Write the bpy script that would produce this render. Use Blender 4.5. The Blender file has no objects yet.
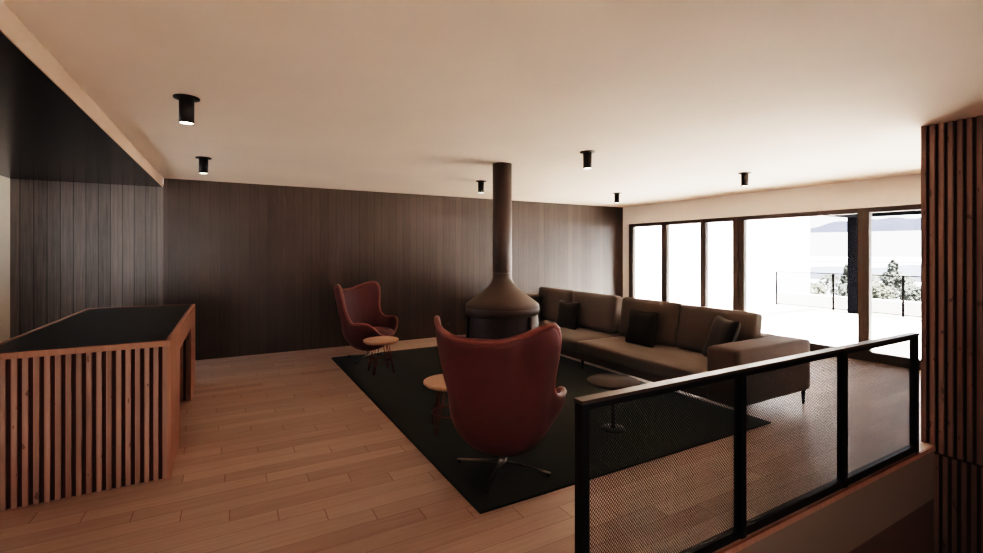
import bpy, bmesh, math, random
from mathutils import Vector, Matrix, noise
random.seed(7)
scn = bpy.context.scene
COL = scn.collection
PI = math.pi

# ------------------------------------------------------------------ materials
def new_mat(name):
    m = bpy.data.materials.new(name); m.use_nodes = True
    nt = m.node_tree; nt.nodes.clear()
    out = nt.nodes.new('ShaderNodeOutputMaterial')
    b = nt.nodes.new('ShaderNodeBsdfPrincipled')
    nt.links.new(b.outputs[0], out.inputs[0])
    return m, nt, b, out

class NT:
    """small helper to wire math nodes"""
    def __init__(s, nt): s.nt = nt
    def n(s, t, **kw):
        nd = s.nt.nodes.new(t)
        for k, v in kw.items(): setattr(nd, k, v)
        return nd
    def put(s, sock, v):
        if isinstance(v, bpy.types.NodeSocket): s.nt.links.new(v, sock)
        else: sock.default_value = v
    def m(s, op, a, b=0.0, c=0.0):
        nd = s.n('ShaderNodeMath', operation=op)
        s.put(nd.inputs[0], a); s.put(nd.inputs[1], b); s.put(nd.inputs[2], c)
        return nd.outputs[0]
    def pos(s):
        tc = s.n('ShaderNodeTexCoord'); sp = s.n('ShaderNodeSeparateXYZ')
        s.nt.links.new(tc.outputs['Object'], sp.inputs[0])
        return tc.outputs['Object'], sp.outputs[0], sp.outputs[1], sp.outputs[2]
    def vec(s, x, y, z):
        nd = s.n('ShaderNodeCombineXYZ')
        s.put(nd.inputs[0], x); s.put(nd.inputs[1], y); s.put(nd.inputs[2], z)
        return nd.outputs[0]
    def noise(s, vec, scale=5, detail=4, rough=.55):
        nd = s.n('ShaderNodeTexNoise'); s.put(nd.inputs['Vector'], vec)
        nd.inputs['Scale'].default_value = scale; nd.inputs['Detail'].default_value = detail
        nd.inputs['Roughness'].default_value = rough
        return nd.outputs[0]
    def white(s, vec):
        nd = s.n('ShaderNodeTexWhiteNoise', noise_dimensions='3D'); s.put(nd.inputs['Vector'], vec)
        return nd.outputs['Value']
    def ramp(s, fac, stops):
        nd = s.n('ShaderNodeValToRGB'); s.put(nd.inputs[0], fac)
        cr = nd.color_ramp
        while len(cr.elements) < len(stops): cr.elements.new(.5)
        for e, (p, c) in zip(cr.elements, stops): e.position = p; e.color = (*c, 1)
        return nd.outputs[0]
    def mix(s, fac, a, b):
        nd = s.n('ShaderNodeMix', data_type='RGBA')
        s.put(nd.inputs[0], fac)
        s.put(nd.inputs[6], a if isinstance(a, bpy.types.NodeSocket) else (*a, 1))
        s.put(nd.inputs[7], b if isinstance(b, bpy.types.NodeSocket) else (*b, 1))
        return nd.outputs[2]
    def bump(s, h, dist=.002, strength=.6):
        nd = s.n('ShaderNodeBump'); s.put(nd.inputs['Height'], h)
        nd.inputs['Distance'].default_value = dist; nd.inputs['Strength'].default_value = strength
        return nd.outputs[0]

def lin(*c):
    return tuple(((v/255)/12.92 if v/255 <= .04045 else ((v/255+.055)/1.055)**2.4) for v in c)

def simple(name, col, rough=.6, metal=0.0, var=.12, scale=8, spec=.5, bump=0.0, emit=None, estr=0):
    m, nt, b, o = new_mat(name); T = NT(nt); v, x, y, z = T.pos()
    n = T.noise(v, scale, 3)
    c = T.mix(n, tuple(a*(1-var) for a in col), tuple(min(1, a*(1+var)) for a in col))
    nt.links.new(c, b.inputs['Base Color'])
    b.inputs['Roughness'].default_value = rough; b.inputs['Metallic'].default_value = metal
    b.inputs['Specular IOR Level'].default_value = spec
    if bump: nt.links.new(T.bump(T.noise(v, scale*12, 2), bump, .5), b.inputs['Normal'])
    if emit:
        b.inputs['Emission Color'].default_value = (*emit, 1); b.inputs['Emission Strength'].default_value = estr
    return m

def m_floor(name, c1, c2, seam, row=.138, length=1.0, step=.2575, rough=.42, gapw=.035):
    m, nt, b, o = new_mat(name); T = NT(nt); v, x, y, z = T.pos()
    ry = T.m('DIVIDE', y, row); r = T.m('FLOOR', ry); fy = T.m('FRACT', ry)
    u = T.m('DIVIDE', T.m('ADD', T.m('ADD', x, .08), T.m('MULTIPLY', r, step)), length)
    k = T.m('FLOOR', u); fx = T.m('FRACT', u)
    gy = T.m('LESS_THAN', T.m('MINIMUM', fy, T.m('SUBTRACT', 1, fy)), gapw*.5)
    gx = T.m('LESS_THAN', T.m('MINIMUM', fx, T.m('SUBTRACT', 1, fx)), gapw*.5*row/length*1.3)
    # joints show a little more than the long seams
    g = T.m('MAXIMUM', T.m('MULTIPLY', gy, .75), gx)
    rnd = T.white(T.vec(k, r, 0))
    gr = T.noise(T.vec(T.m('MULTIPLY', x, 1.6), T.m('MULTIPLY', y, 28), T.m('MULTIPLY', rnd, 9)), 1.5, 6, .62)
    tone = T.m('ADD', T.m('MULTIPLY', rnd, .35), T.m('MULTIPLY', gr, .65))
    c = T.ramp(tone, [(.22, c1), (.78, c2)])
    c = T.mix(T.m('MULTIPLY', g, .5), c, seam)
    nt.links.new(c, b.inputs['Base Color'])
    b.inputs['Roughness'].default_value = rough
    h = T.m('SUBTRACT', T.m('MULTIPLY', gr, .25), g)
    nt.links.new(T.bump(h, .002, .5), b.inputs['Normal'])
    return m

def m_boards(name, c1, c2, groove, w=.13, rough=.5, axis='x'):
    m, nt, b, o = new_mat(name); T = NT(nt); v, x, y, z = T.pos()
    a = x if axis == 'x' else y
    q = T.m('DIVIDE', a, w); k = T.m('FLOOR', q); f = T.m('FRACT', q)
    g = T.m('LESS_THAN', T.m('MINIMUM', f, T.m('SUBTRACT', 1, f)), .03)
    rnd = T.white(T.vec(k, 0, 0))
    gr = T.noise(T.vec(T.m('MULTIPLY', a, 40), T.m('MULTIPLY', rnd, 7), T.m('MULTIPLY', z, 1.3)), 1.3, 7, .68)
    bl = T.noise(v, 1.1, 4, .6)
    tone = T.m('ADD', T.m('ADD', T.m('MULTIPLY', rnd, .15), T.m('MULTIPLY', gr, .6)), T.m('MULTIPLY', bl, .3))
    c = T.ramp(tone, [(.3, c1), (.75, c2)])
    c = T.mix(T.m('MULTIPLY', g, .85), c, groove)
    nt.links.new(c, b.inputs['Base Color'])
    nt.links.new(T.m('ADD', T.m('MULTIPLY', gr, .3), rough-.15), b.inputs['Roughness']); b.inputs['Specular IOR Level'].default_value = 1.0
    nt.links.new(T.bump(T.m('SUBTRACT', T.m('MULTIPLY', gr, .3), g), .002, .5), b.inputs['Normal'])
    return m

def m_wood(name, c1, c2, rough=.5, knots=True, pitch=.07, axis='x'):
    m, nt, b, o = new_mat(name); T = NT(nt); v, x, y, z = T.pos()
    a = x if axis == 'x' else y
    rnd = T.white(T.vec(T.m('FLOOR', T.m('DIVIDE', a, pitch)), 3, 0))
    gr = T.noise(T.vec(T.m('MULTIPLY', x, 30), T.m('MULTIPLY', y, 30), T.m('ADD', T.m('MULTIPLY', z, 1.5), T.m('MULTIPLY', rnd, 10))), 1.5, 5, .6)
    tone = T.m('ADD', T.m('MULTIPLY', rnd, .4), T.m('MULTIPLY', gr, .6))
    c = T.ramp(tone, [(.25, c1), (.75, c2)])
    if knots:
        kn = T.noise(T.vec(T.m('MULTIPLY', x, 28), T.m('MULTIPLY', y, 28), T.m('MULTIPLY', z, 12)), 1, 0)
        c = T.mix(T.m('MULTIPLY', T.m('GREATER_THAN', kn, .77), .55), c, tuple(q*.3 for q in c1))
    nt.links.new(c, b.inputs['Base Color'])
    b.inputs['Roughness'].default_value = rough
    nt.links.new(T.bump(gr, .001, .3), b.inputs['Normal'])
    return m

def m_plaster(name, col, var=.06):
    m, nt, b, o = new_mat(name); T = NT(nt); v, x, y, z = T.pos()
    n = T.noise(v, .9, 5, .55)
    c = T.ramp(n, [(.3, tuple(q*(1-var) for q in col)), (.7, tuple(min(1, q*(1+var)) for q in col))])
    nt.links.new(c, b.inputs['Base Color']); b.inputs['Roughness'].default_value = .85
    nt.links.new(T.bump(T.noise(v, 60, 3), .0006, .4), b.inputs['Normal'])
    return m

def m_fabric(name, col, scale=350, var=.18, sheen=.15):
    m, nt, b, o = new_mat(name); T = NT(nt); v, x, y, z = T.pos()
    n = T.noise(v, scale, 2, .6); n2 = T.noise(v, 5, 3)
    c = T.mix(T.m('ADD', T.m('MULTIPLY', n, .7), T.m('MULTIPLY', n2, .3)), tuple(q*(1-var) for q in col), tuple(q*(1+var) for q in col))
    nt.links.new(c, b.inputs['Base Color']); b.inputs['Roughness'].default_value = .95
    b.inputs['Sheen Weight'].default_value = sheen
    nt.links.new(T.bump(T.m('ADD', n, T.m('MULTIPLY', n2, 3)), .0015, .6), b.inputs['Normal'])
    return m

def m_glass(name):
    m = bpy.data.materials.new(name); m.use_nodes = True
    nt = m.node_tree; nt.nodes.clear(); T = NT(nt)
    o = T.n('ShaderNodeOutputMaterial'); tr = T.n('ShaderNodeBsdfTransparent'); gl = T.n('ShaderNodeBsdfGlossy')
    tr.inputs[0].default_value = (.97, .98, .98, 1); gl.inputs['Roughness'].default_value = .02
    fr = T.n('ShaderNodeFresnel'); fr.inputs[0].default_value = 1.25
    mx = T.n('ShaderNodeMixShader')
    nt.links.new(fr.outputs[0], mx.inputs[0]); nt.links.new(tr.outputs[0], mx.inputs[1]); nt.links.new(gl.outputs[0], mx.inputs[2])
    nt.links.new(mx.outputs[0], o.inputs[0])
    return m

M = {}
M['floor'] = m_floor('oak_floor', lin(170,147,134), lin(200,178,164), lin(92,68,58))
M['deck'] = m_floor('deck_boards', lin(206,198,190), lin(230,224,218), lin(30,22,18), row=.14, length=2.4, step=.7, rough=.7, gapw=.13)
M['wall_wood'] = m_boards('stained_boards', lin(44,35,30), lin(86,71,61), lin(16,12,9), rough=.37)
M['kitchen_wood'] = m_boards('weathered_boards', lin(58,52,49), lin(136,127,122), lin(16,13,12), rough=.36)
M['beam'] = m_plaster('beam_plaster', lin(176,150,132), .05)
M['ceiling'] = m_plaster('ceiling_plaster', lin(232,213,197), .04)
M['plaster'] = m_plaster('wall_plaster', lin(236,226,212), .03)
M['fascia'] = m_plaster('fascia_plaster', lin(140,124,112), .03)
M['window_wall'] = m_plaster('window_wall_plaster', lin(246,243,240), .02)
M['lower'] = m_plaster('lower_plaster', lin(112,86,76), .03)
M['white'] = m_plaster('exterior_render', lin(244,242,240), .02)
M['black_gloss'] = simple('black_panel', lin(20,19,20), .22, var=.1, scale=2)
M['counter'] = simple('black_counter', lin(14,13,13), .3, var=.1, scale=3, spec=.35)
M['slat'] = m_wood('slat_wood', lin(150,122,108), lin(186,154,138), .5, pitch=.0516)
M['slat_dark'] = simple('slat_backing', lin(84,46,38), .7)
M['edge_wood'] = m_wood('edge_wood', lin(164,124,104), lin(196,152,130), .5, knots=False, pitch=10)
M['slat_wall'] = m_wood('slat_wall_wood', lin(114,92,83), lin(146,122,110), .5, pitch=.056, axis='y')
M['slat_wall_dark'] = simple('slat_wall_backing', lin(66,46,40), .7)
M['rug'] = m_fabric('rug_pile', lin(26,32,22), 260, .35, .1)
M['leather'] = simple('oxblood_leather', lin(98,61,60), .45, var=.12, scale=14, bump=.0008)
M['leather_edge_lit'] = simple('leather_edge_lit', lin(136,90,82), .4, var=.08)  # piping lightened to imitate a highlight along the rim
M['steel'] = simple('brushed_steel', lin(176,170,164), .28, metal=1, var=.05)
M['black_metal'] = simple('black_metal', lin(26,24,24), .38, metal=.3, var=.08)
M['rail_top_lit'] = simple('rail_top_lit_metal', lin(96,84,78), .35, metal=.6, var=.05)  # black rail's top lightened: window reflection put into the colour
M['ext_metal'] = simple('terrace_metal', (.002,.002,.002), .9, spec=.05)
M['mesh_metal'] = simple('mesh_metal', lin(20,18,18), .5, var=.05)
M['frame'] = simple('window_frame', lin(80,72,69), .55, var=.08)
M['track'] = simple('window_track', lin(60,46,40), .45, var=.08)
M['sofa'] = m_fabric('sofa_fabric', lin(108,99,93), 300, .12)
M['sofa_dark'] = m_fabric('sofa_base_fabric', lin(94,82,75), 300, .12)
M['pillow'] = m_fabric('pillow_fabric', lin(52,48,45), 300, .2)
M['table_wood'] = m_wood('table_wood', lin(184,150,130), lin(208,174,150), .45, knots=False, pitch=.5)
M['table_dark'] = simple('dark_table_top', lin(66,55,50), .75, var=.1)
M['copper'] = simple('copper_rod', lin(130,62,52), .4, metal=.6, var=.05)
M['stove'] = simple('stove_steel', lin(86,76,71), .5, metal=.2, var=.12, scale=5)
M['stove_in'] = simple('firebox_steel', lin(84,78,80), .45, metal=.4, var=.2)
M['lamp_body'] = simple('lamp_body', lin(34,30,27), .5, var=.05)
M['lamp_glow'] = simple('lamp_glow', (1, .9, .75), .5, emit=(1, .86, .68), estr=14)
M['glass'] = m_glass('pane_glass')
M['ext_dark'] = simple('dark_canopy_paint', (.0016,.0017,.0022), .9, var=.08, spec=.02)
M['mountain'] = simple('hazy_ridge', (.020,.022,.031), 1, var=.3, scale=.006, spec=0)  # aerial haze is put into the ridge and hill base colours
M['hill'] = simple('hazy_hill', (.05,.054,.066), 1, var=.15, scale=.01, spec=0)
M['lake'] = simple('misty_plain', lin(170,170,176), 1, var=.03, scale=.004, spec=0)  # pale plane colour stands in for white mist over low ground
M['grass'] = simple('grass_slope', (.05,.05,.035), 1, var=.3, scale=.3, spec=0)
M['leaf'] = simple('hazy_leaves', (.085,.088,.080), 1, var=.4, scale=1.2, spec=0)  # both leaf colours greyed to stand in for distance haze
M['leaf2'] = simple('olive_leaves', (.095,.096,.078), 1, var=.4, scale=1.2, spec=0)
M['bark'] = simple('bark', lin(92,84,76), 1)
M['socket'] = simple('socket_metal', lin(110,100,90), .4, metal=.5)

# ------------------------------------------------------------------ mesh helpers
def add_box(bm, x0, x1, y0, y1, z0, z1, mi=0):
    vs = [bm.verts.new(p) for p in ((x0,y0,z0),(x1,y0,z0),(x1,y1,z0),(x0,y1,z0),(x0,y0,z1),(x1,y0,z1),(x1,y1,z1),(x0,y1,z1))]
    for q in ((0,3,2,1),(4,5,6,7),(0,1,5,4),(1,2,6,5),(2,3,7,6),(3,0,4,7)):
        f = bm.faces.new([vs[i] for i in q]); f.material_index = mi
    return vs

def add_lathe(bm, prof, n=48, c=(0,0), mi=0, close=False):
    rings = []
    for r, z in prof:
        if r < 1e-6: rings.append([bm.verts.new((c[0], c[1], z))])
        else: rings.append([bm.verts.new((c[0]+r*math.cos(2*PI*i/n), c[1]+r*math.sin(2*PI*i/n), z)) for i in range(n)])
    for a, b in zip(rings, rings[1:]):
        for i in range(n):
            j = (i+1) % n
            if len(a) == 1 and len(b) == 1: continue
            if len(a) == 1: f = bm.faces.new((a[0], b[j], b[i]))
            elif len(b) == 1: f = bm.faces.new((a[i], a[j], b[0]))
            else: f = bm.faces.new((a[i], a[j], b[j], b[i]))
            f.material_index = mi; f.smooth = True

def add_tube(bm, pts, r, n=8, closed=False, r1=None, mi=0):
    pts = [Vector(p) for p in pts]; N = len(pts); rings = []
    up = Vector((0,0,1)); prev = None
    for i, p in enumerate(pts):
        if closed: t = (pts[(i+1) % N]-pts[i-1]).normalized()
        else: t = (pts[min(i+1, N-1)]-pts[max(i-1, 0)]).normalized()
        if prev is None:
            a = t.cross(up)
            if a.length < 1e-3: a = t.cross(Vector((1,0,0)))
            a.normalize()
        else:
            a = prev-t*prev.dot(t); a.normalize()
        prev = a; b = t.cross(a)
        rr = r if r1 is None else r+(r1-r)*i/(N-1)
        rings.append([bm.verts.new(p+(a*math.cos(2*PI*k/n)+b*math.sin(2*PI*k/n))*rr) for k in range(n)])
    M_ = N if closed else N-1
    for i in range(M_):
        A = rings[i]; B = rings[(i+1) % N]
        for k in range(n):
            f = bm.faces.new((A[k], A[(k+1) % n], B[(k+1) % n], B[k])); f.smooth = True; f.material_index = mi
    if not closed:
        bm.faces.new(list(reversed(rings[0]))).material_index = mi
        bm.faces.new(rings[-1]).material_index = mi

def obj(name, bm, mats, parent=None, bevel=0, subsurf=0, smooth=False, seg=2):
    bmesh.ops.recalc_face_normals(bm, faces=bm.faces[:])
    me = bpy.data.meshes.new(name); bm.to_mesh(me); bm.free()
    for m in (mats if isinstance(mats, (list, tuple)) else [mats]): me.materials.append(m)
    if smooth:
        for p in me.polygons: p.use_smooth = True
    o = bpy.data.objects.new(name, me); COL.objects.link(o)
    if parent: o.parent = parent
    if bevel:
        b = o.modifiers.new('bevel', 'BEVEL'); b.width = bevel; b.segments = seg; b.limit_method = 'ANGLE'; b.angle_limit = math.radians(40)
    if subsurf:
        s = o.modifiers.new('sub', 'SUBSURF'); s.levels = subsurf; s.render_levels = subsurf
    return o

def boxes(name, lst, mats, parent=None, bevel=0):
    bm = bmesh.new()
    for b in lst: add_box(bm, *b)
    return obj(name, bm, mats, parent, bevel)

def tag(o, label, cat, group=None):
    o['label'] = label; o['category'] = cat
    if group: o['group'] = group
    return o
def struct(o): o['kind'] = 'structure'; return o
def thing(name, loc, label, cat, group=None, rz=0):
    o = bpy.data.objects.new(name, None); COL.objects.link(o); o.location = loc; o.rotation_euler = (0, 0, rz)
    o.empty_display_size = .1
    return tag(o, label, cat, group)
def dup(root, loc, rz, label):
    r = root.copy(); COL.objects.link(r); r.location = loc; r.rotation_euler = (0, 0, rz); r['label'] = label
    for ch in list(root.children):
        c = ch.copy(); COL.objects.link(c); c.parent = r
        for g in list(ch.children):
            d = g.copy(); COL.objects.link(d); d.parent = c
    return r

def sstep(t): t = max(0, min(1, t)); return t*t*(3-2*t)

def cushion_bm(w, d, h, puff=.25, n=14, crown=.0, soft=.05, seed=0):
    """rounded box: w (x) d (y) h (z, thickness) centred at origin, thinner toward its seams"""
    bm = bmesh.new(); bmesh.ops.create_cube(bm, size=2)
    bmesh.ops.subdivide_edges(bm, edges=bm.edges[:], cuts=n, use_grid_fill=True)
    hx, hy, hz = w/2, d/2, h/2
    for v in bm.verts:
        a, b, c = v.co
        f = ((1-abs(a)**4)*(1-abs(b)**4))**.5
        t = (1-puff)+puff*f
        x, y, z = a*hx, b*hy, c*hz*t
        # rounded edges
        r = min(soft, hz*(1-puff)*.95)
        lx, ly, lz = hx-r, hy-r, hz*t-r
        q = Vector((max(-lx, min(lx, x)), max(-ly, min(ly, y)), max(-lz, min(lz, z))))
        dlt = Vector((x, y, z))-q
        if dlt.length > 1e-6 and (abs(a) > .999 or abs(b) > .999 or abs(c) > .999):
            m_ = max(abs(dlt.x), abs(dlt.y), abs(dlt.z))
            dlt = dlt.normalized()*m_
        p = q+dlt
        p.z += .006*noise.noise(Vector((p.x*5+seed, p.y*5, c*3)))
        v.co = p
    for f in bm.faces: f.smooth = True
    return bm

# ------------------------------------------------------------------ room
RX0, RX1, RY0, RY1, CZ = -2.43, 8.15, -3.0, 8.13, 2.66
FY = 1.572           # edge of the stair void
struct(boxes('floor', [(RX0-.1, RX1+.15, FY, RY1+.1, -.43, 0), (RX0-.1, 1.3, RY0-.1, FY, -.43, 0), (5.3, RX1+.15, RY0-.1, FY, -.43, 0)], M['floor']))
struct(boxes('ceiling', [(-.84, RX1+.15, RY0-.1, RY1+.1, CZ, CZ+.25)], M['ceiling']))
struct(boxes('trim_1', [(-.845, -.838, RY0-.1, RY1, 2.53, CZ+.001)], M['beam']))
struct(boxes('trim_2', [(RX0-.1, -.846, RY0-.1, RY1+.1, 2.53, CZ+.25)], M['black_gloss']))
struct(boxes('wall_back', [(-.835, RX1, RY1, RY1+.15, -.02, CZ+.05)], M['wall_wood']))
struct(boxes('wall_kitchen', [(RX0-.02, -.835, RY1, RY1+.15, -.02, 2.56)], M['kitchen_wood']))
# left wall with a window opening that lights the kitchen
WL = (5.0, 7.75, 1.0, 2.35)
struct(boxes('wall_left', [(RX0-.15, RX0, RY0-.1, WL[0], -.02, 2.56), (RX0-.15, RX0, WL[1], RY1+.15, -.02, 2.56),
      (RX0-.15, RX0, WL[0], WL[1], -.02, WL[2]), (RX0-.15, RX0, WL[0], WL[1], WL[3], 2.56)], M['plaster']))
# window wall, head and end piers
HZ = 2.25
struct(boxes('wall_right', [(RX1, RX1+.2, RY0, RY1+.15, HZ, CZ+.05), (RX1, RX1+.2, 7.93, RY1+.15, -.02, HZ), (RX1, RX1+.2, RY0, -1.0, -.02, HZ)], M['window_wall']))
# wall behind the viewer with an unseen opening added for fill light
struct(boxes('wall_front', [(RX0-.1, RX1+.2, RY0-.15, RY0, -.02, .0), (-.9, RX1+.2, RY0-.15, RY0, -.02, CZ+.1), (RX0-.1, -.9, RY0-.15, RY0, 2.2, CZ+.1)], M['plaster']))

# mullions / panes on the window wall, each bay a window of its own
bays = [(7.93, 6.92), (6.92, 5.975), (5.975, 5.24), (5.24, 3.30), (3.30, 1.1), (1.1, -1.0)]
def window(n, y1, y0, wl, wr):
    fr = struct(boxes('window_%d' % n, [
        (RX1-.01, RX1+.09, y1-wl, y1, .0, HZ), (RX1-.01, RX1+.09, y0, y0+wr, .0, HZ),
        (RX1-.01, RX1+.09, y0+wr, y1-wl, HZ-.075, HZ), (RX1-.01, RX1+.09, y0+wr, y1-wl, 0, .13)], M['frame'], bevel=.004))
    boxes('pane', [(RX1+.035, RX1+.045, y0+wr-.01, y1-wl+.01, .12, HZ-.065)], M['glass'], fr)
    return fr
ws = [(.12, .07), (.07, .06), (.06, .11), (.11, .07), (.07, .05), (.05, .07)]
for i, ((a, b), (l, r)) in enumerate(zip(bays, ws)): window(i+1, a, b, l, r)
# kitchen side window
fr = struct(boxes('window_7', [(RX0-.1, RX0-.02, WL[0], WL[0]+.06, WL[2], WL[3]), (RX0-.1, RX0-.02, WL[1]-.06, WL[1], WL[2], WL[3]),
    (RX0-.1, RX0-.02, WL[0], WL[1], WL[2], WL[2]+.06), (RX0-.1, RX0-.02, WL[0], WL[1], WL[3]-.06, WL[3]), (RX0-.1, RX0-.02, 6.34, 6.4, WL[2], WL[3])], M['frame']))
boxes('pane', [(RX0-.065, RX0-.055, WL[0]+.05, WL[1]-.05, WL[2]+.05, WL[3]-.05)], M['glass'], fr)

# stair void
struct(boxes('trim_3', [(1.3, 5.07, FY-.012, FY, -.43, -.035)], M['fascia']))
struct(boxes('trim_4', [(1.3, 5.07, FY-.016, FY, -.035, .001)], M['edge_wood']))
struct(boxes('wall_lower', [(1.1, 5.1, FY+.0, FY+.15, -3.0, -.43), (1.15, 1.3, RY0, FY, -3.0, -.43), (1.1, 5.3, RY0-.15, RY0, -3, -.43)], M['lower']))
struct(boxes('wall_stair', [(1.288, 1.3, RY0, FY, -.43, -.0)], M['fascia']))
struct(boxes('floor_lower', [(1.1, 5.4, RY0, FY+.1, -3.1, -3.0)], M['floor']))

# slatted partition beside the void
def slats(bm, axis, a0, a1, pitch, fill, base, depth, z0, z1, sign, back=.012):
    n = int(round((a1-a0)/pitch))
    for i in range(n):
        s = a0+i*pitch; e = s+pitch*fill
        if axis == 'x': add_box(bm, s, e, min(base, base+sign*depth), max(base, base+sign*depth), z0, z1, 0)
        else: add_box(bm, min(base, base+sign*depth), max(base, base+sign*depth), s, e, z0, z1, 0)
SX = 5.06
struct(boxes('wall_partition', [(SX+.045, 5.3, RY0, 1.645, -3.0, CZ+.02)], M['slat_wall_dark']))
bm = bmesh.new(); n = int((1.65-RY0)/.056)
for i in range(n):
    e = 1.65-i*.056; add_box(bm, SX+.02, SX+.046, e-.032, e, -.055, CZ+.005)
struct(obj('trim_5', bm, M['slat_wall']))
bm = bmesh.new()
for i in range(n):
    e = 1.65-.078-i*.056; add_box(bm, SX+.03, SX+.048, e-.030, e, -3.0, -.075)
struct(obj('trim_6', bm, M['slat_wall']))

# ------------------------------------------------------------------ wall sockets
for i, (x, lab) in enumerate([(3.36, 'small flat metal wall socket low on the dark board wall, left of the stove'), (3.62, 'small metal wall socket low on the dark boards, nearer the stove')]):
    bm = bmesh.new(); add_box(bm, x-.045, x+.045, RY1-.012, RY1, .21, .25); add_box(bm, x-.03, x-.005, RY1-.016, RY1-.01, .222, .238); add_box(bm, x+.005, x+.03, RY1-.016, RY1-.01, .222, .238)
    tag(obj('wall_socket', bm, M['socket'], bevel=.003), lab, 'socket')

# ------------------------------------------------------------------ kitchen island
IX0, IX1, IY0, IY1, IZ = -1.38, -.365, 3.97, 6.65, .976
isl = thing('kitchen_island', ((IX0+IX1)/2, (IY0+IY1)/2, 0), 'kitchen island clad in brown vertical wood slats with black top', 'kitchen island')
ox, oy = isl.location.x, isl.location.y
def L(*b): return (b[0]-ox, b[1]-ox, b[2]-oy, b[3]-oy, b[4], b[5])
boxes('countertop', [L(IX0+.03, IX1-.03, IY0+.03, IY1-.03, IZ-.04, IZ-.002)], M['counter'], isl)
boxes('edge_frame', [L(IX0, IX1, IY0, IY0+.032, IZ-.04, IZ), L(IX0, IX1, IY1-.032, IY1, IZ-.04, IZ), L(IX1-.032, IX1, IY0+.032, IY1-.032, IZ-.04, IZ), L(IX0, IX0+.032, IY0+.032, IY1-.032, IZ-.04, IZ)], M['edge_wood'], isl, bevel=.002)
def slat_block(y0, y1, front, inner):
    b = boxes('cabinet_block', [L(IX0+.03, IX1-.02, y0+.035, y1-.0, 0, IZ-.041)], M['slat_dark'], isl)
    bm = bmesh.new()
    P_ = .0516
    if front:
        k = 0
        x = IX1-.0215-.028
        while x > IX0:
            add_box(bm, x-ox, x+.028-ox, y0+.014-oy, y0+.036-oy, 0, IZ-.041); x -= P_
        obj('slat_panel', bm, M['slat'], b)
    if inner:
        bm = bmesh.new()
        x = IX1-.05
        while x > IX0+.05:
            add_box(bm, x-ox, x+.028-ox, y0+.014-oy, y0+.036-oy, 0, IZ-.23); x -= P_
        obj('slat_panel', bm, M['slat'], b)
    return b
b1 = slat_block(IY0, 4.69, True, False)
boxes('side_panel', [L(IX1-.021, IX1, IY0, IY0+.06, 0, IZ-.041), L(IX1-.021, IX1-.002, IY0+.066, 4.69, 0, IZ-.041)], M['edge_wood'], b1, bevel=.001)
b2 = slat_block(5.95, IY1, False, True)
boxes('side_panel', [L(IX1-.021, IX1, 5.95, IY1, 0, IZ-.041)], M['edge_wood'], b2, bevel=.001)
boxes('apron', [L(IX1-.03, IX1-.001, 4.69, 5.95, IZ-.19, IZ-.041)], M['edge_wood'], isl)
bm = bmesh.new(); add_box(bm, *L(IX0+.03, IX0+.3, 4.69, 5.95, 0, IZ-.041))
knee = obj('knee_wall', bm, M['slat_dark'], isl)

# ------------------------------------------------------------------ rug
bm = bmesh.new()
add_box(bm, -1.535, 1.535, -2.385, 2.385, 0, .014)
bmesh.ops.subdivide_edges(bm, edges=bm.edges[:], cuts=20, use_grid_fill=True)
rug = tag(obj('area_rug', bm, M['rug'], bevel=.004), 'large dark green area rug on the oak floor under the seating', 'rug')
rug.location = (2.865, 4.895, 0)

# ------------------------------------------------------------------ egg chairs
def interp(keys, t):
    for (a, va), (b, vb) in zip(keys, keys[1:]):
        if t <= b:
            q = (t-a)/(b-a); return va+(vb-va)*sstep(q) if abs(vb-va) < .06 else va+(vb-va)*(q*.6+sstep(q)*.4)
    return keys[-1][1]
RIM = [(0,1.005),(14,1.012),(30,1.05),(44,1.09),(54,1.115),(61,1.09),(67,.97),(73,.80),(79,.665),(86,.585),(94,.565),(104,.575),(116,.575),(126,.56),(135,.52),(143,.46),(152,.40),(165,.37),(180,.365)]
ZB = .125
def shell_pt(ph, z):
    a = abs(math.degrees(ph)); q = min(1, max(0, (z-ZB)/.40))
    bowl = math.sqrt(max(0, 1-(1-q)**2.2))
    up = max(0, z-.50)
    W = .385*bowl+.145*sstep(up/.62)
    Bk = .36*bowl+.20*up
    F = .39*bowl
    if a > 80:   # arms flare outward a little
        W += .065*sstep((a-76)/26)*sstep((z-.32)/.22)
    s, c = math.sin(ph), math.cos(ph)
    x = W*math.copysign(abs(s)**.82, s)
    y = -Bk*math.copysign(abs(c)**.9, c) if c > 0 else F*abs(c)**.8
    # the wings lean a bit forward
    y += .10*sstep((z-.7)/.4)*sstep((a-25)/40)
    return Vector((x, y, z))
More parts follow.
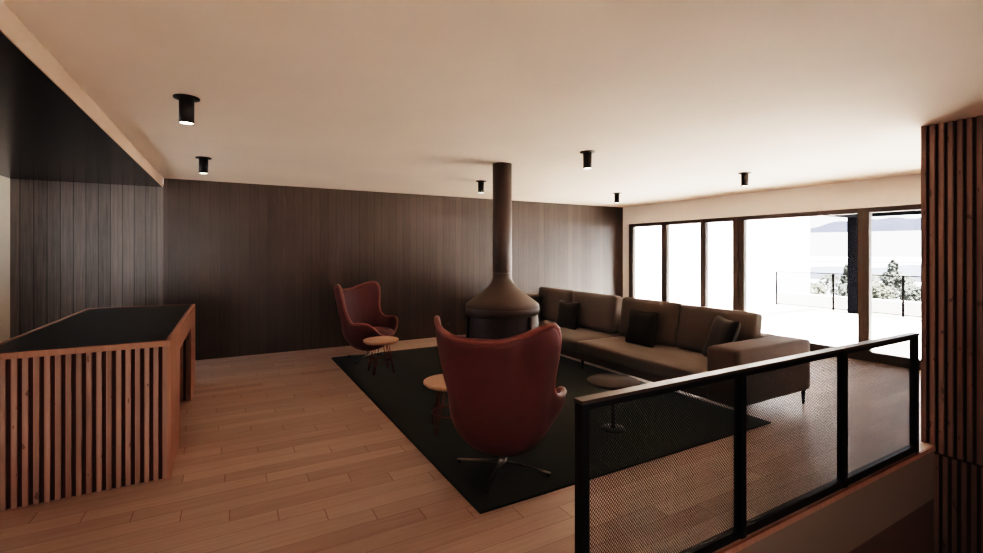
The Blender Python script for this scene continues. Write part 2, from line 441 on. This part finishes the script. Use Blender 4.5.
def make_egg(label, loc, rz):
    t = thing('lounge_chair', loc, label, 'armchair', 'oxblood leather lounge chairs', rz)
    NP, NS = 96, 26
    bm = bmesh.new(); rows = []
    for i in range(NP):
        ph = -PI+2*PI*i/NP
        hr = interp(RIM, abs(math.degrees(ph)))
        rows.append([shell_pt(ph, ZB+(hr-ZB)*(s/NS)**1.6) for s in range(1, NS+1)])
    # smooth the rim and walls around
    for _ in range(2):
        rows = [[(rows[i-1][k]+rows[i][k]*2+rows[(i+1) % NP][k])/4 for k in range(NS)] for i in range(NP)]
    bot = bm.verts.new((0, 0, ZB))
    V = [[bm.verts.new(p) for p in r] for r in rows]
    for i in range(NP):
        j = (i+1) % NP
        bm.faces.new((bot, V[i][0], V[j][0]))
        for k in range(NS-1): bm.faces.new((V[i][k], V[i][k+1], V[j][k+1], V[j][k]))
    sh = obj('shell', bm, M['leather'], t, smooth=True)
    so = sh.modifiers.new('thick', 'SOLIDIFY'); so.thickness = .038; so.offset = 1
    me = sh.data
    # make sure normals point outward so the thickness grows inward/outward consistently
    cen = Vector((0, 0, .5))
    f0 = me.polygons[0]
    so.offset = 1 if f0.normal.z > 0 else -1
    sb = sh.modifiers.new('sub', 'SUBSURF'); sb.levels = 1; sb.render_levels = 1
    bm = bmesh.new()
    sgn = 1
    add_tube(bm, [rows[i][-1]+Vector((0,0,.002))-Vector((rows[i][-1].x, rows[i][-1].y, 0)).normalized()*.018 for i in range(NP)], .021, 8, closed=True)
    obj('rim_piping', bm, M['leather_edge_lit'], t)
    # seat cushion
    bm = bmesh.new(); n = 48; prof = [(0,.085),(.55,.085),(.82,.075),(.95,.05),(1.0,.015),(.97,-.02),(.85,-.05),(0,-.06)]
    rings = []
    for f, z in prof:
        ring = []
        for i in range(n):
            a = 2*PI*i/n; c, s = math.cos(a), math.sin(a)
            x = .30*math.copysign(abs(c)**.75, c)*f; y = (.34 if s > 0 else .27)*math.copysign(abs(s)**.75, s)*f
            ring.append((x, y+.02, z+.37-.04*(y < 0)*abs(y)/.27))
        rings.append(ring if f > 0 else [ring[0]])
    VV = [[bm.verts.new(p) for p in r] for r in rings]
    for A, B in zip(VV, VV[1:]):
        for i in range(n):
            j = (i+1) % n
            if len(A) == 1: bm.faces.new((A[0], B[i], B[j]))
            elif len(B) == 1: bm.faces.new((A[i], B[0], A[j]))
            else: bm.faces.new((A[i], B[i], B[j], A[j]))
    obj('seat_cushion', bm, M['leather'], t, smooth=True)
    # column and star base
    bm = bmesh.new(); add_lathe(bm, [(0,.15),(.03,.15),(.03,.10),(.024,.09),(.024,.075),(.034,.07),(.034,.04),(.03,.035),(0,.035)], 24)
    obj('column', bm, M['steel'], t)
    for k in range(4):
        a = k*PI/2+math.radians(4); d = Vector((math.cos(a), math.sin(a), 0)); s = Vector((-d.y, d.x, 0))
        bm = bmesh.new(); prev = None
        for q in range(7):
            f = q/6; r = .02+.335*f; z = .060-.034*f; w = .021-.008*f; h = .018-.009*f
            ring = [bm.verts.new(d*r+s*(sx*w)+Vector((0,0,z+sz*h/2*(.6 if sx else 1)))) for sx, sz in ((-1,-1),(1,-1),(1,.4),(0,1.1),(-1,.4))]
            if prev:
                for m_ in range(5): bm.faces.new((prev[m_], prev[(m_+1) % 5], ring[(m_+1) % 5], ring[m_]))
            else: bm.faces.new(ring)
            prev = ring
        bm.faces.new(prev)
        lg = obj('leg', bm, M['steel'], t, smooth=False)
        bm = bmesh.new(); add_lathe(bm, [(0,.0),(.012,.0),(.014,.008),(.01,.024),(0,.024)], 12, (d.x*.34, d.y*.34)); obj('foot_glide', bm, M['black_metal'], lg)
    return t
near = make_egg('oxblood leather lounge chair seen from behind, close to the mesh railing', (1.735, 2.925, .014), math.radians(38-90))
far = dup(near, (1.80, 6.93, .014), math.radians(-50-90), 'oxblood leather lounge chair facing the room in front of the dark wall')

# ------------------------------------------------------------------ side tables
def make_stool(label, loc):
    t = thing('side_table', loc, label, 'side table', 'round wooden side tables with copper legs')
    bm = bmesh.new(); add_lathe(bm, [(0,.435),(.222,.435),(.23,.43),(.23,.412),(.205,.39),(.12,.375),(0,.372)], 64)
    obj('tabletop', bm, M['table_wood'], t)
    for k in range(4):
        bm = bmesh.new(); a = k*PI/2+.5
        for da in (-.13, .13):
            add_tube(bm, [(.10*math.cos(a+da*2), .10*math.sin(a+da*2), .38), (.19*math.cos(a+da*.3), .19*math.sin(a+da*.3), .005)], .0042, 8)
        obj('leg', bm, M['copper'], t)
    bm = bmesh.new(); add_tube(bm, [(.155*math.cos(i*PI/20), .155*math.sin(i*PI/20), .15) for i in range(40)], .004, 6, closed=True)
    obj('ring_brace', bm, M['copper'], t)
    return t
st = make_stool('round wooden side table half hidden left of the nearer lounge chair', (1.72, 3.84, .014))
dup(st, (1.74, 6.08, .014), .3, 'round wooden side table before the farther lounge chair')
t = thing('pedestal_table', (3.0, 3.11, .014), 'low dark round pedestal table near the sofa behind the railing', 'side table')
bm = bmesh.new(); add_lathe(bm, [(0,.435),(.225,.435),(.232,.429),(.232,.418),(.225,.412),(0,.412)], 64); obj('tabletop', bm, M['table_dark'], t)
bm = bmesh.new(); add_lathe(bm, [(0,.412),(.05,.412),(.018,.395),(.018,.03),(.03,.015),(0,.015)], 24); obj('pedestal', bm, M['black_metal'], t)
bm = bmesh.new(); add_lathe(bm, [(0,.016),(.10,.012),(.11,.006),(.11,0),(0,0)], 48); obj('base', bm, M['black_metal'], t)

# ------------------------------------------------------------------ stove
st = thing('suspended_stove', (2.86, 4.83, .014), 'dark steel round stove with conical hood and tall flue to the ceiling', 'fireplace')
bm = bmesh.new(); add_lathe(bm, [(0,2.645),(.116,2.645),(.116,1.36),(.113,1.355),(.113,1.33),(.118,1.325)], 64); obj('flue', bm, M['stove'], st)
bm = bmesh.new()
add_lathe(bm, [(.118,1.328),(.112,1.30),(.118,1.26),(.14,1.215),(.18,1.165),(.245,1.11),(.31,1.062),(.37,1.02),(.41,.99),(.437,.965),(.445,.945),(.445,.925)], 96)
obj('hood', bm, M['stove'], st)
bm = bmesh.new()
add_lathe(bm, [(.445,.93),(.449,.925),(.449,.86),(.445,.855),(.428,.853)], 96)
obj('collar_band', bm, M['stove'], st, )
# drum with an opening cut toward the seating (camera right side left closed)
bm = bmesh.new(); n = 96
def drum(r, z0, z1, a0, a1, mi=0):
    N = 64; prev = None
    for i in range(N+1):
        a = a0+(a1-a0)*i/N
        cur = [bm.verts.new((r*math.cos(a), r*math.sin(a), z)) for z in (z0, z1)]
        if prev:
            f = bm.faces.new((prev[0], cur[0], cur[1], prev[1])); f.smooth = True; f.material_index = mi
        prev = cur
va = math.atan2(-4.83, -2.86)   # toward the stairs
A0, A1 = va-math.radians(75), va+math.radians(48)
drum(.428, .32, .856, A1, A0+2*PI)
drum(.428, .32, .50, A0, A1); drum(.428, .835, .856, A0, A1)
add_lathe(bm, [(.428,.32),(.40,.27),(.30,.24),(.0,.23)], 96)
dr = obj('drum', bm, M['stove'], st); s_ = dr.modifiers.new('t', 'SOLIDIFY'); s_.thickness = .012; s_.offset = 0
bm = bmesh.new(); drum(.405, .34, .85, A0-.1, A1+.1); obj('fire_screen', bm, M['stove_in'], st)
bm = bmesh.new(); add_lathe(bm, [(0,.24),(.16,.24),(.14,.06),(.30,.03),(.32,.0),(0,0)], 64); obj('plinth', bm, M['stove'], st)

# ------------------------------------------------------------------ sofa
SY0, SY1, SFX, SBX = 2.62, 7.42, 4.05, 5.33
sofa = thing('sectional_sofa', (4.65, 5.0, 0), 'long grey brown fabric sofa with its back to the windows', 'sofa')
sx, sy = 4.65, 5.0
def S(*b): return (b[0]-sx, b[1]-sx, b[2]-sy, b[3]-sy, b[4], b[5])
boxes('base_frame', [S(SFX+.04, SBX-.02, SY0+.02, SY1-.02, .15, .25)], M['sofa_dark'], sofa, bevel=.02)
def pad(name, x0, x1, y0, y1, z0, z1, mat, puff=.12, soft=.04, rot=None, seed=0, par=None):
    bm = cushion_bm(x1-x0, y1-y0, z1-z0, puff, 14, soft=soft, seed=seed)
    o = obj(name, bm, mat, par or sofa); o.location = ((x0+x1)/2-sx, (y0+y1)/2-sy, (z0+z1)/2)
    if rot: o.rotation_euler = rot
    return o
pad('seat_cushion', SFX, 5.03, 2.94, 4.91, .235, .415, M['sofa'], .06, .04, seed=1)
pad('seat_cushion', SFX, 5.03, 4.915, 7.05, .235, .415, M['sofa'], .06, .04, seed=2)
pad('armrest', SFX, SBX, SY0, 2.935, .15, .69, M['sofa_dark'], .015, .03)
pad('armrest', SFX+.25, SBX, 7.14, SY1, .15, .69, M['sofa_dark'], .015, .03)
pad('backrest', 5.03, SBX, 2.90, 4.90, .15, .685, M['sofa_dark'], .015, .03)
pad('backrest', 5.03, SBX, 4.925, 7.16, .15, .685, M['sofa_dark'], .015, .03)
def backcush(y0, y1, top, seed, tilt=9):
    w = y1-y0; h = top-.41
    bm = cushion_bm(h, w, .23, .22, 14, soft=.05, seed=seed)
    o = obj('back_cushion', bm, M['sofa'], sofa)
    o.location = (4.91-sx, (y0+y1)/2-sy, .41+h/2-.005)
    o.rotation_euler = (0, math.radians(90+tilt), 0)
    return o
backcush(2.94, 3.90, .955, 1); backcush(3.905, 4.88, .965, 2); backcush(4.99, 5.97, .965, 3); backcush(5.975, 6.93, .975, 4)
bm = cushion_bm(.62, .44, .2, .25, 12, seed=9); o = obj('back_cushion', bm, M['sofa'], sofa); o.location = (4.78-sx, 7.12-sy, .62); o.rotation_euler = (math.radians(82), 0, 0)
for (x, y) in [(SFX+.12, SY0+.06), (SBX-.06, SY0+.05), (SFX+.12, 4.9), (SBX-.06, 4.9), (SFX+.3, SY1-.06), (SBX-.06, SY1-.06)]:
    bm = bmesh.new(); z0 = .014 if x < 4.4 else 0
    add_lathe(bm, [(0,z0),(.010,z0),(.012,z0+.005),(.021,.16),(0,.16)], 16, (x-sx, y-sy)); obj('leg', bm, M['black_metal'], sofa)

def pillow(loc, rot, size, label, seed):
    bm = cushion_bm(size, size, .15, .82, 16, soft=.012, seed=seed)
    for v in bm.verts:   # pinched corners
        a, b = v.co.x/(size/2), v.co.y/(size/2)
        k = 1+.05*(abs(a*b))-.04*(1-abs(a*b)); v.co.x *= k; v.co.y *= k
    o = obj('throw_pillow', bm, M['pillow']); o.location = loc; o.rotation_euler = rot
    return tag(o, label, 'pillow', 'dark throw pillows on the sofa')
R = math.radians
pillow((4.615, 4.28, .622), (0, R(90+12), 0), .44, 'dark square throw pillow in the middle of the nearer sofa half', 1)
pillow((4.615, 5.78, .615), (0, R(90+12), R(4)), .42, 'dark throw pillow leaning on the farther sofa half', 2)
pillow((4.62, 3.17, .655), (0, R(90+20), R(-32)), .47, 'dark throw pillow leaning against the near sofa armrest', 3)
pillow((4.60, 6.78, .615), (0, R(90+12), R(14)), .44, 'dark throw pillow at the far end, partly behind the stove', 4)

# ------------------------------------------------------------------ railing with expanded mesh
def clip_line(p, d, w, h):
    """clip p + t d to [0,w]x[0,h]"""
    t0, t1 = -1e9, 1e9
    for c, dd, hi in ((p[0], d[0], w), (p[1], d[1], h)):
        if abs(dd) < 1e-9: continue
        a, b = (0-c)/dd, (hi-c)/dd
        if a > b: a, b = b, a
        t0, t1 = max(t0, a), min(t1, b)
    return (t0, t1) if t1-t0 > 1e-3 else None
def mesh_bm(w, h, px, pz, wd, th, org, u, nrm):
    """diamond mesh in the plane spanned by u (horizontal) and z"""
    bm = bmesh.new(); u = Vector(u); nrm = Vector(nrm); zz = Vector((0,0,1)); org = Vector(org)
    L_ = math.hypot(px, pz)
    for sg in (1, -1):
        d = (px/L_, sg*pz/L_); q = (-d[1], d[0])
        n = int((w+h*px/pz)/px)+2
        for i in range(-1, n):
            x0 = i*px if sg == -1 else i*px-h*px/pz
            r = clip_line((x0, 0 if sg == 1 else 0), d, w, h) if sg == 1 else clip_line((x0, 0), d, w, h)
            if not r: continue
            a = (x0+d[0]*r[0], d[1]*r[0]); b = (x0+d[0]*r[1], d[1]*r[1])
            vs = []
            for (X, Z) in (a, b):
                for s1 in (-1, 1):
                    for s2 in (-1, 1):
                        vs.append(bm.verts.new(org+u*(X+q[0]*s1*wd/2)+zz*(Z+q[1]*s1*wd/2)+nrm*(s2*th/2)))
            for f in ((0,1,3,2),(4,6,7,5),(0,4,5,1),(2,3,7,6),(0,2,6,4),(1,5,7,3)): bm.faces.new([vs[k] for k in f])
    return bm
rail = thing('mesh_railing', (3.08, 1.6, 0), 'black metal railing with fine mesh panels at the stair edge', 'railing')
rx, ry = 3.08, 1.6
posts = [1.357, 2.503, 3.65, 4.80]
for p in posts:
    boxes('post', [(p-.021-rx, p+.021-rx, -.024, .024, 0, .935)], M['black_metal'], rail, bevel=.002)
boxes('top_rail', [(1.334-rx, 4.824-rx, -.03, .03, .932, .95)], M['rail_top_lit'], rail, bevel=.002)
for a, b in zip(posts, posts[1:]):
    x0, x1 = a+.021, b-.021
    pf = boxes('panel_frame', [(x0-rx, x1-rx, -.018, .018, .004, .052), (x0-rx, x1-rx, -.012, .012, .90, .935), (x0-rx, x0+.012-rx, -.012, .012, .052, .90), (x1-.012-rx, x1-rx, -.012, .012, .052, .90)], M['black_metal'], rail)
    bm = mesh_bm(x1-x0-.02, .85, .0165, .019, .0022, .002, (x0+.01-rx, 0, .05), (1,0,0), (0,1,0))
    obj('mesh_panel', bm, M['mesh_metal'], pf)

# ------------------------------------------------------------------ ceiling spotlights
proto = None
lamp_at = [(-.26,3.81,'black cylinder ceiling spotlight nearest the viewer, above the kitchen island'), (-.26,6.15,'black cylinder ceiling spotlight farther back beside the kitchen beam'),
           (3.3,3.8,'black ceiling spotlight just right of the stove flue'), (3.27,6.14,'small ceiling spotlight just left of the stove flue'),
           (6.05,6.18,'small ceiling spotlight in the far corner near the windows'), (6.02,3.78,'ceiling spotlight nearest the wide sliding window')]
for x, y, lab in lamp_at:
    if proto is None:
        proto = thing('ceiling_spotlight', (x, y, CZ), lab, 'ceiling light', 'cylinder spotlights on the ceiling')
        bm = bmesh.new(); add_lathe(bm, [(0,0),(.079,0),(.079,-.009),(.04,-.011),(0,-.011)], 40); obj('canopy', bm, M['lamp_body'], proto)
        bm = bmesh.new(); add_lathe(bm, [(0,-.01),(.045,-.01),(.045,-.178),(.042,-.178),(.041,-.168),(0,-.168)], 40); obj('cylinder', bm, M['lamp_body'], proto)
        bm = bmesh.new(); add_lathe(bm, [(0,-.174),(.0405,-.174),(.0405,-.170),(0,-.170)], 32); obj('lens', bm, M['lamp_glow'], proto)
    else: dup(proto, (x, y, CZ), 0, lab)
    l = bpy.data.lights.new('spot', 'SPOT'); l.energy = 12; l.color = (1, .78, .55); l.spot_size = R(85); l.spot_blend = .7; l.shadow_soft_size = .04
    lo = bpy.data.objects.new('spot_lamp', l); COL.objects.link(lo); lo.location = (x, y, CZ-.185)

# ------------------------------------------------------------------ terrace
struct(boxes('floor_terrace', [(RX1+.151, 14.5, RY0, 8.13, -.25, -.005)], M['deck']))
struct(boxes('wall_terrace', [(RX1+.2, 16.45, 8.13, 8.35, -6, 3.5)], M['white']))
struct(boxes('trim_7', [(14.52, 14.78, RY0, 8.13, -.6, .37)], M['white']))
can = thing('terrace_pergola', (14.25, 5.98, 0), 'dark terrace pergola beams carried on a slim black column outside the windows', 'pergola')
boxes('beam', [(RX1+.21-14.25, .12, -.12, .12, 2.50, 3.05)], M['ext_dark'], can)
boxes('beam', [(-.12, .12, RY0-5.98, -.12, 2.50, 3.05)], M['ext_dark'], can)
boxes('column', [(-.11, .11, RY0-5.98, RY0-5.98+.22, 0, 2.50)], M['ext_dark'], can, bevel=.004)
boxes('column', [(-.11, .11, -.11, .11, 0, 2.50)], M['ext_dark'], can, bevel=.004)
tr = thing('terrace_railing', (14.42, 2.6, -.005), 'thin black mesh railing along the outer edge of the bright terrace', 'railing')
ys = [8.06-1.52*i for i in range(8)]
for y in ys: boxes('post', [(-.02, .02, y-.02-2.6, y+.02-2.6, 0, 1.0)], M['ext_metal'], tr)
boxes('top_rail', [(-.02, .02, ys[-1]-2.6, 8.1-2.6, 1.0, 1.025)], M['ext_metal'], tr)
boxes('bottom_rail', [(-.012, .012, ys[-1]-2.6, 8.1-2.6, .04, .065)], M['ext_metal'], tr)
for y in ys[:4]:
    bm = mesh_bm(1.48, .935, .045, .055, .005, .003, (0, y-1.50-2.6, .065), (0,1,0), (1,0,0)); obj('mesh_panel', bm, M['ext_metal'], tr)

# ------------------------------------------------------------------ landscape
bm = bmesh.new()
N = 40; V = []
for i in range(N+1):
    row = []
    for j in range(N+1):
        x = 15.6+i*4.0; y = -70+j*5.0
        z = -1.2-.055*(x-15.6)-.6*max(0, (x-60)/20)+.5*noise.noise(Vector((x*.08, y*.08, 0)))
        row.append(bm.verts.new((x, y, z)))
    V.append(row)
for i in range(N):
    for j in range(N): bm.faces.new((V[i][j], V[i+1][j], V[i+1][j+1], V[i][j+1]))
struct(obj('ground_slope', bm, M['grass'], smooth=True))
bm = bmesh.new(); add_box(bm, 150, 4000, -2500, 3000, -34, -32); struct(obj('ground_plain', bm, M['lake']))
def ridge(name, dist, a0, a1, zf, base, mat, n=90, depth=200):
    bm = bmesh.new(); prev = None
    for i in range(n+1):
        a = a0+(a1-a0)*i/n; d = Vector((math.cos(a), math.sin(a), 0)); h = zf(a)
        cur = [bm.verts.new(d*dist+Vector((0,0,base))), bm.verts.new(d*(dist+depth*.5)+Vector((0,0,base+(h-base)*.6+8*noise.noise(Vector((a*60, 1, 0)))))), bm.verts.new(d*(dist+depth)+Vector((0,0,h)))]
        if prev:
            for k in range(2): bm.faces.new((prev[k], cur[k], cur[k+1], prev[k+1]))
        prev = cur
    return struct(obj(name, bm, mat, smooth=True))
ridge('ground_mountain', 1900, R(-10), R(40), lambda a: 112+40*noise.noise(Vector((a*9+2.3, 0, 0)))+16*noise.noise(Vector((a*32, 3, 0)))-70*max(0, (math.degrees(a)-24)/12), 66, M['mountain'])  # foot cut short so pale sky reads as mist below
ridge('ground_hill', 700, R(-10), R(40), lambda a: -17+6*noise.noise(Vector((a*14, 5, 0))), -32, M['hill'], depth=60)

def leafy(name, x, y, z, h, w, nl, lab, mat, cat='tree', conic=.5, ls=.35, group=None):
    t = thing(name, (x, y, z), lab, cat, group)
    bm = bmesh.new(); add_tube(bm, [(0,0,-.5), (0,0,h*.8)], .14*h/4, 8, r1=.03); obj('trunk', bm, M['bark'], t)
    bm = bmesh.new()
    for k in range(nl):
        f = random.random()**.8; zz = h*(.12+.88*f)
        rmax = w/2*(1-conic*f)*math.sqrt(max(0, 1-(max(0, f-.8)/.2)**2)) if conic < .8 else w/2*(1.02-f)*(.75+.25*math.sin(f*22))
        r = rmax*math.sqrt(random.random()); a = random.random()*2*PI
        c = Vector((r*math.cos(a), r*math.sin(a), zz+.1*h*noise.noise(Vector((a*2, r, zz)))))
        n1 = Vector((random.gauss(0,1), random.gauss(0,1), random.gauss(0,.6))).normalized(); n2 = n1.orthogonal().normalized(); s = ls*random.uniform(.5, 1.1)
        bm.faces.new([bm.verts.new(c+n1*s*.5), bm.verts.new(c+n2*s*.3), bm.verts.new(c-n1*s*.5), bm.verts.new(c-n2*s*.3)])
    obj('foliage', bm, mat, t)
    return t
def dirp(u, d):
    dx = (u-491.5)/465.5; a = math.radians(29.32)
    return (dx*math.cos(a)+math.sin(a))*d, (-dx*math.sin(a)+math.cos(a))*d
for (u, d, top, h, w, cn, lab, mt) in [
    (893, 44, .65, 4.4, 6.4, .95, 'tall hazy conifer rising behind the terrace railing', 'leaf'),
    (846, 44, .3, 3.8, 2.0, .95, 'small pointed conifer left of the dark canopy column', 'leaf'),
    (938, 60, .3, 5.0, 4.6, .95, 'hazy conifer beside the slatted partition edge', 'leaf')]:
    x, y = dirp(u, d); leafy('conifer_tree', x, y, top-h, h, w, 2600, lab, M[mt], conic=cn, group='conifers beyond the terrace')
for i, (u, d, top, w, mt) in enumerate([(814, 38, -1.0, 2.2, 'leaf2'), (847, 38, -1.1, 2.2, 'leaf'), (880, 37, -1.0, 2.2, 'leaf2'), (914, 36, -1.1, 2.2, 'leaf'), (831, 50, -.9, 3.0, 'leaf'), (866, 50, -.8, 3.0, 'leaf2'), (901, 50, -.9, 3.0, 'leaf2'), (937, 50, -.8, 3.0, 'leaf')]):
    x, y = dirp(u, d)
    leafy('shrub', x, y, top-2.3, 2.3, w, 1100, 'olive green shrub in the hedge line beyond the terrace railing', M[mt], 'shrub', conic=.3, ls=.3, group='shrubs beyond the terrace railing')

# ------------------------------------------------------------------ light
w = bpy.data.worlds.new('world'); scn.world = w; w.use_nodes = True; nt = w.node_tree; nt.nodes.clear(); T = NT(nt)
o = T.n('ShaderNodeOutputWorld'); bg = T.n('ShaderNodeBackground'); tc = T.n('ShaderNodeTexCoord'); sp = T.n('ShaderNodeSeparateXYZ')
nt.links.new(tc.outputs['Generated'], sp.inputs[0])
c = T.ramp(sp.outputs[2], [(.0, (1.0, .99, .98)), (.5, (.80, .88, 1.0))])
nt.links.new(c, bg.inputs[0]); bg.inputs[1].default_value = 6.0
nt.links.new(bg.outputs[0], o.inputs[0])
def sun(rot, e, col, ang=.01):
    l = bpy.data.lights.new('sun', 'SUN'); l.energy = e; l.color = col; l.angle = ang
    so = bpy.data.objects.new('sun_lamp', l); COL.objects.link(so)
    so.rotation_euler = Vector(rot).to_track_quat('Z', 'Y').to_euler(); return so
sun((.04, -.34, .94), 175, (1, .955, .92))
def area(loc, to, sx_, sy_, e, col):
    l = bpy.data.lights.new('area', 'AREA'); l.shape = 'RECTANGLE'; l.size = sx_; l.size_y = sy_; l.energy = e; l.color = col
    ao = bpy.data.objects.new('area_lamp', l); COL.objects.link(ao); ao.location = loc
    ao.rotation_euler = (Vector(to)-Vector(loc)).to_track_quat('-Z', 'Y').to_euler(); return ao

# ------------------------------------------------------------------ camera
cam = bpy.data.cameras.new('camera'); co = bpy.data.objects.new('camera', cam); COL.objects.link(co)
cam.sensor_width = 36; cam.lens = 465.5/983*36; cam.shift_y = -(276.5-252)/983; cam.clip_start = .02; cam.clip_end = 6000
co.location = (0, 0, 1.6); co.rotation_euler = (PI/2, 0, -math.radians(29.32))
scn.camera = co
scn.view_settings.view_transform = 'Filmic'
scn.view_settings.look = 'Very High Contrast'
scn.view_settings.exposure = -0.5
scn.cycles.max_bounces = 10; scn.cycles.diffuse_bounces = 6; scn.cycles.transparent_max_bounces = 16
scn.cycles.sample_clamp_indirect = 80
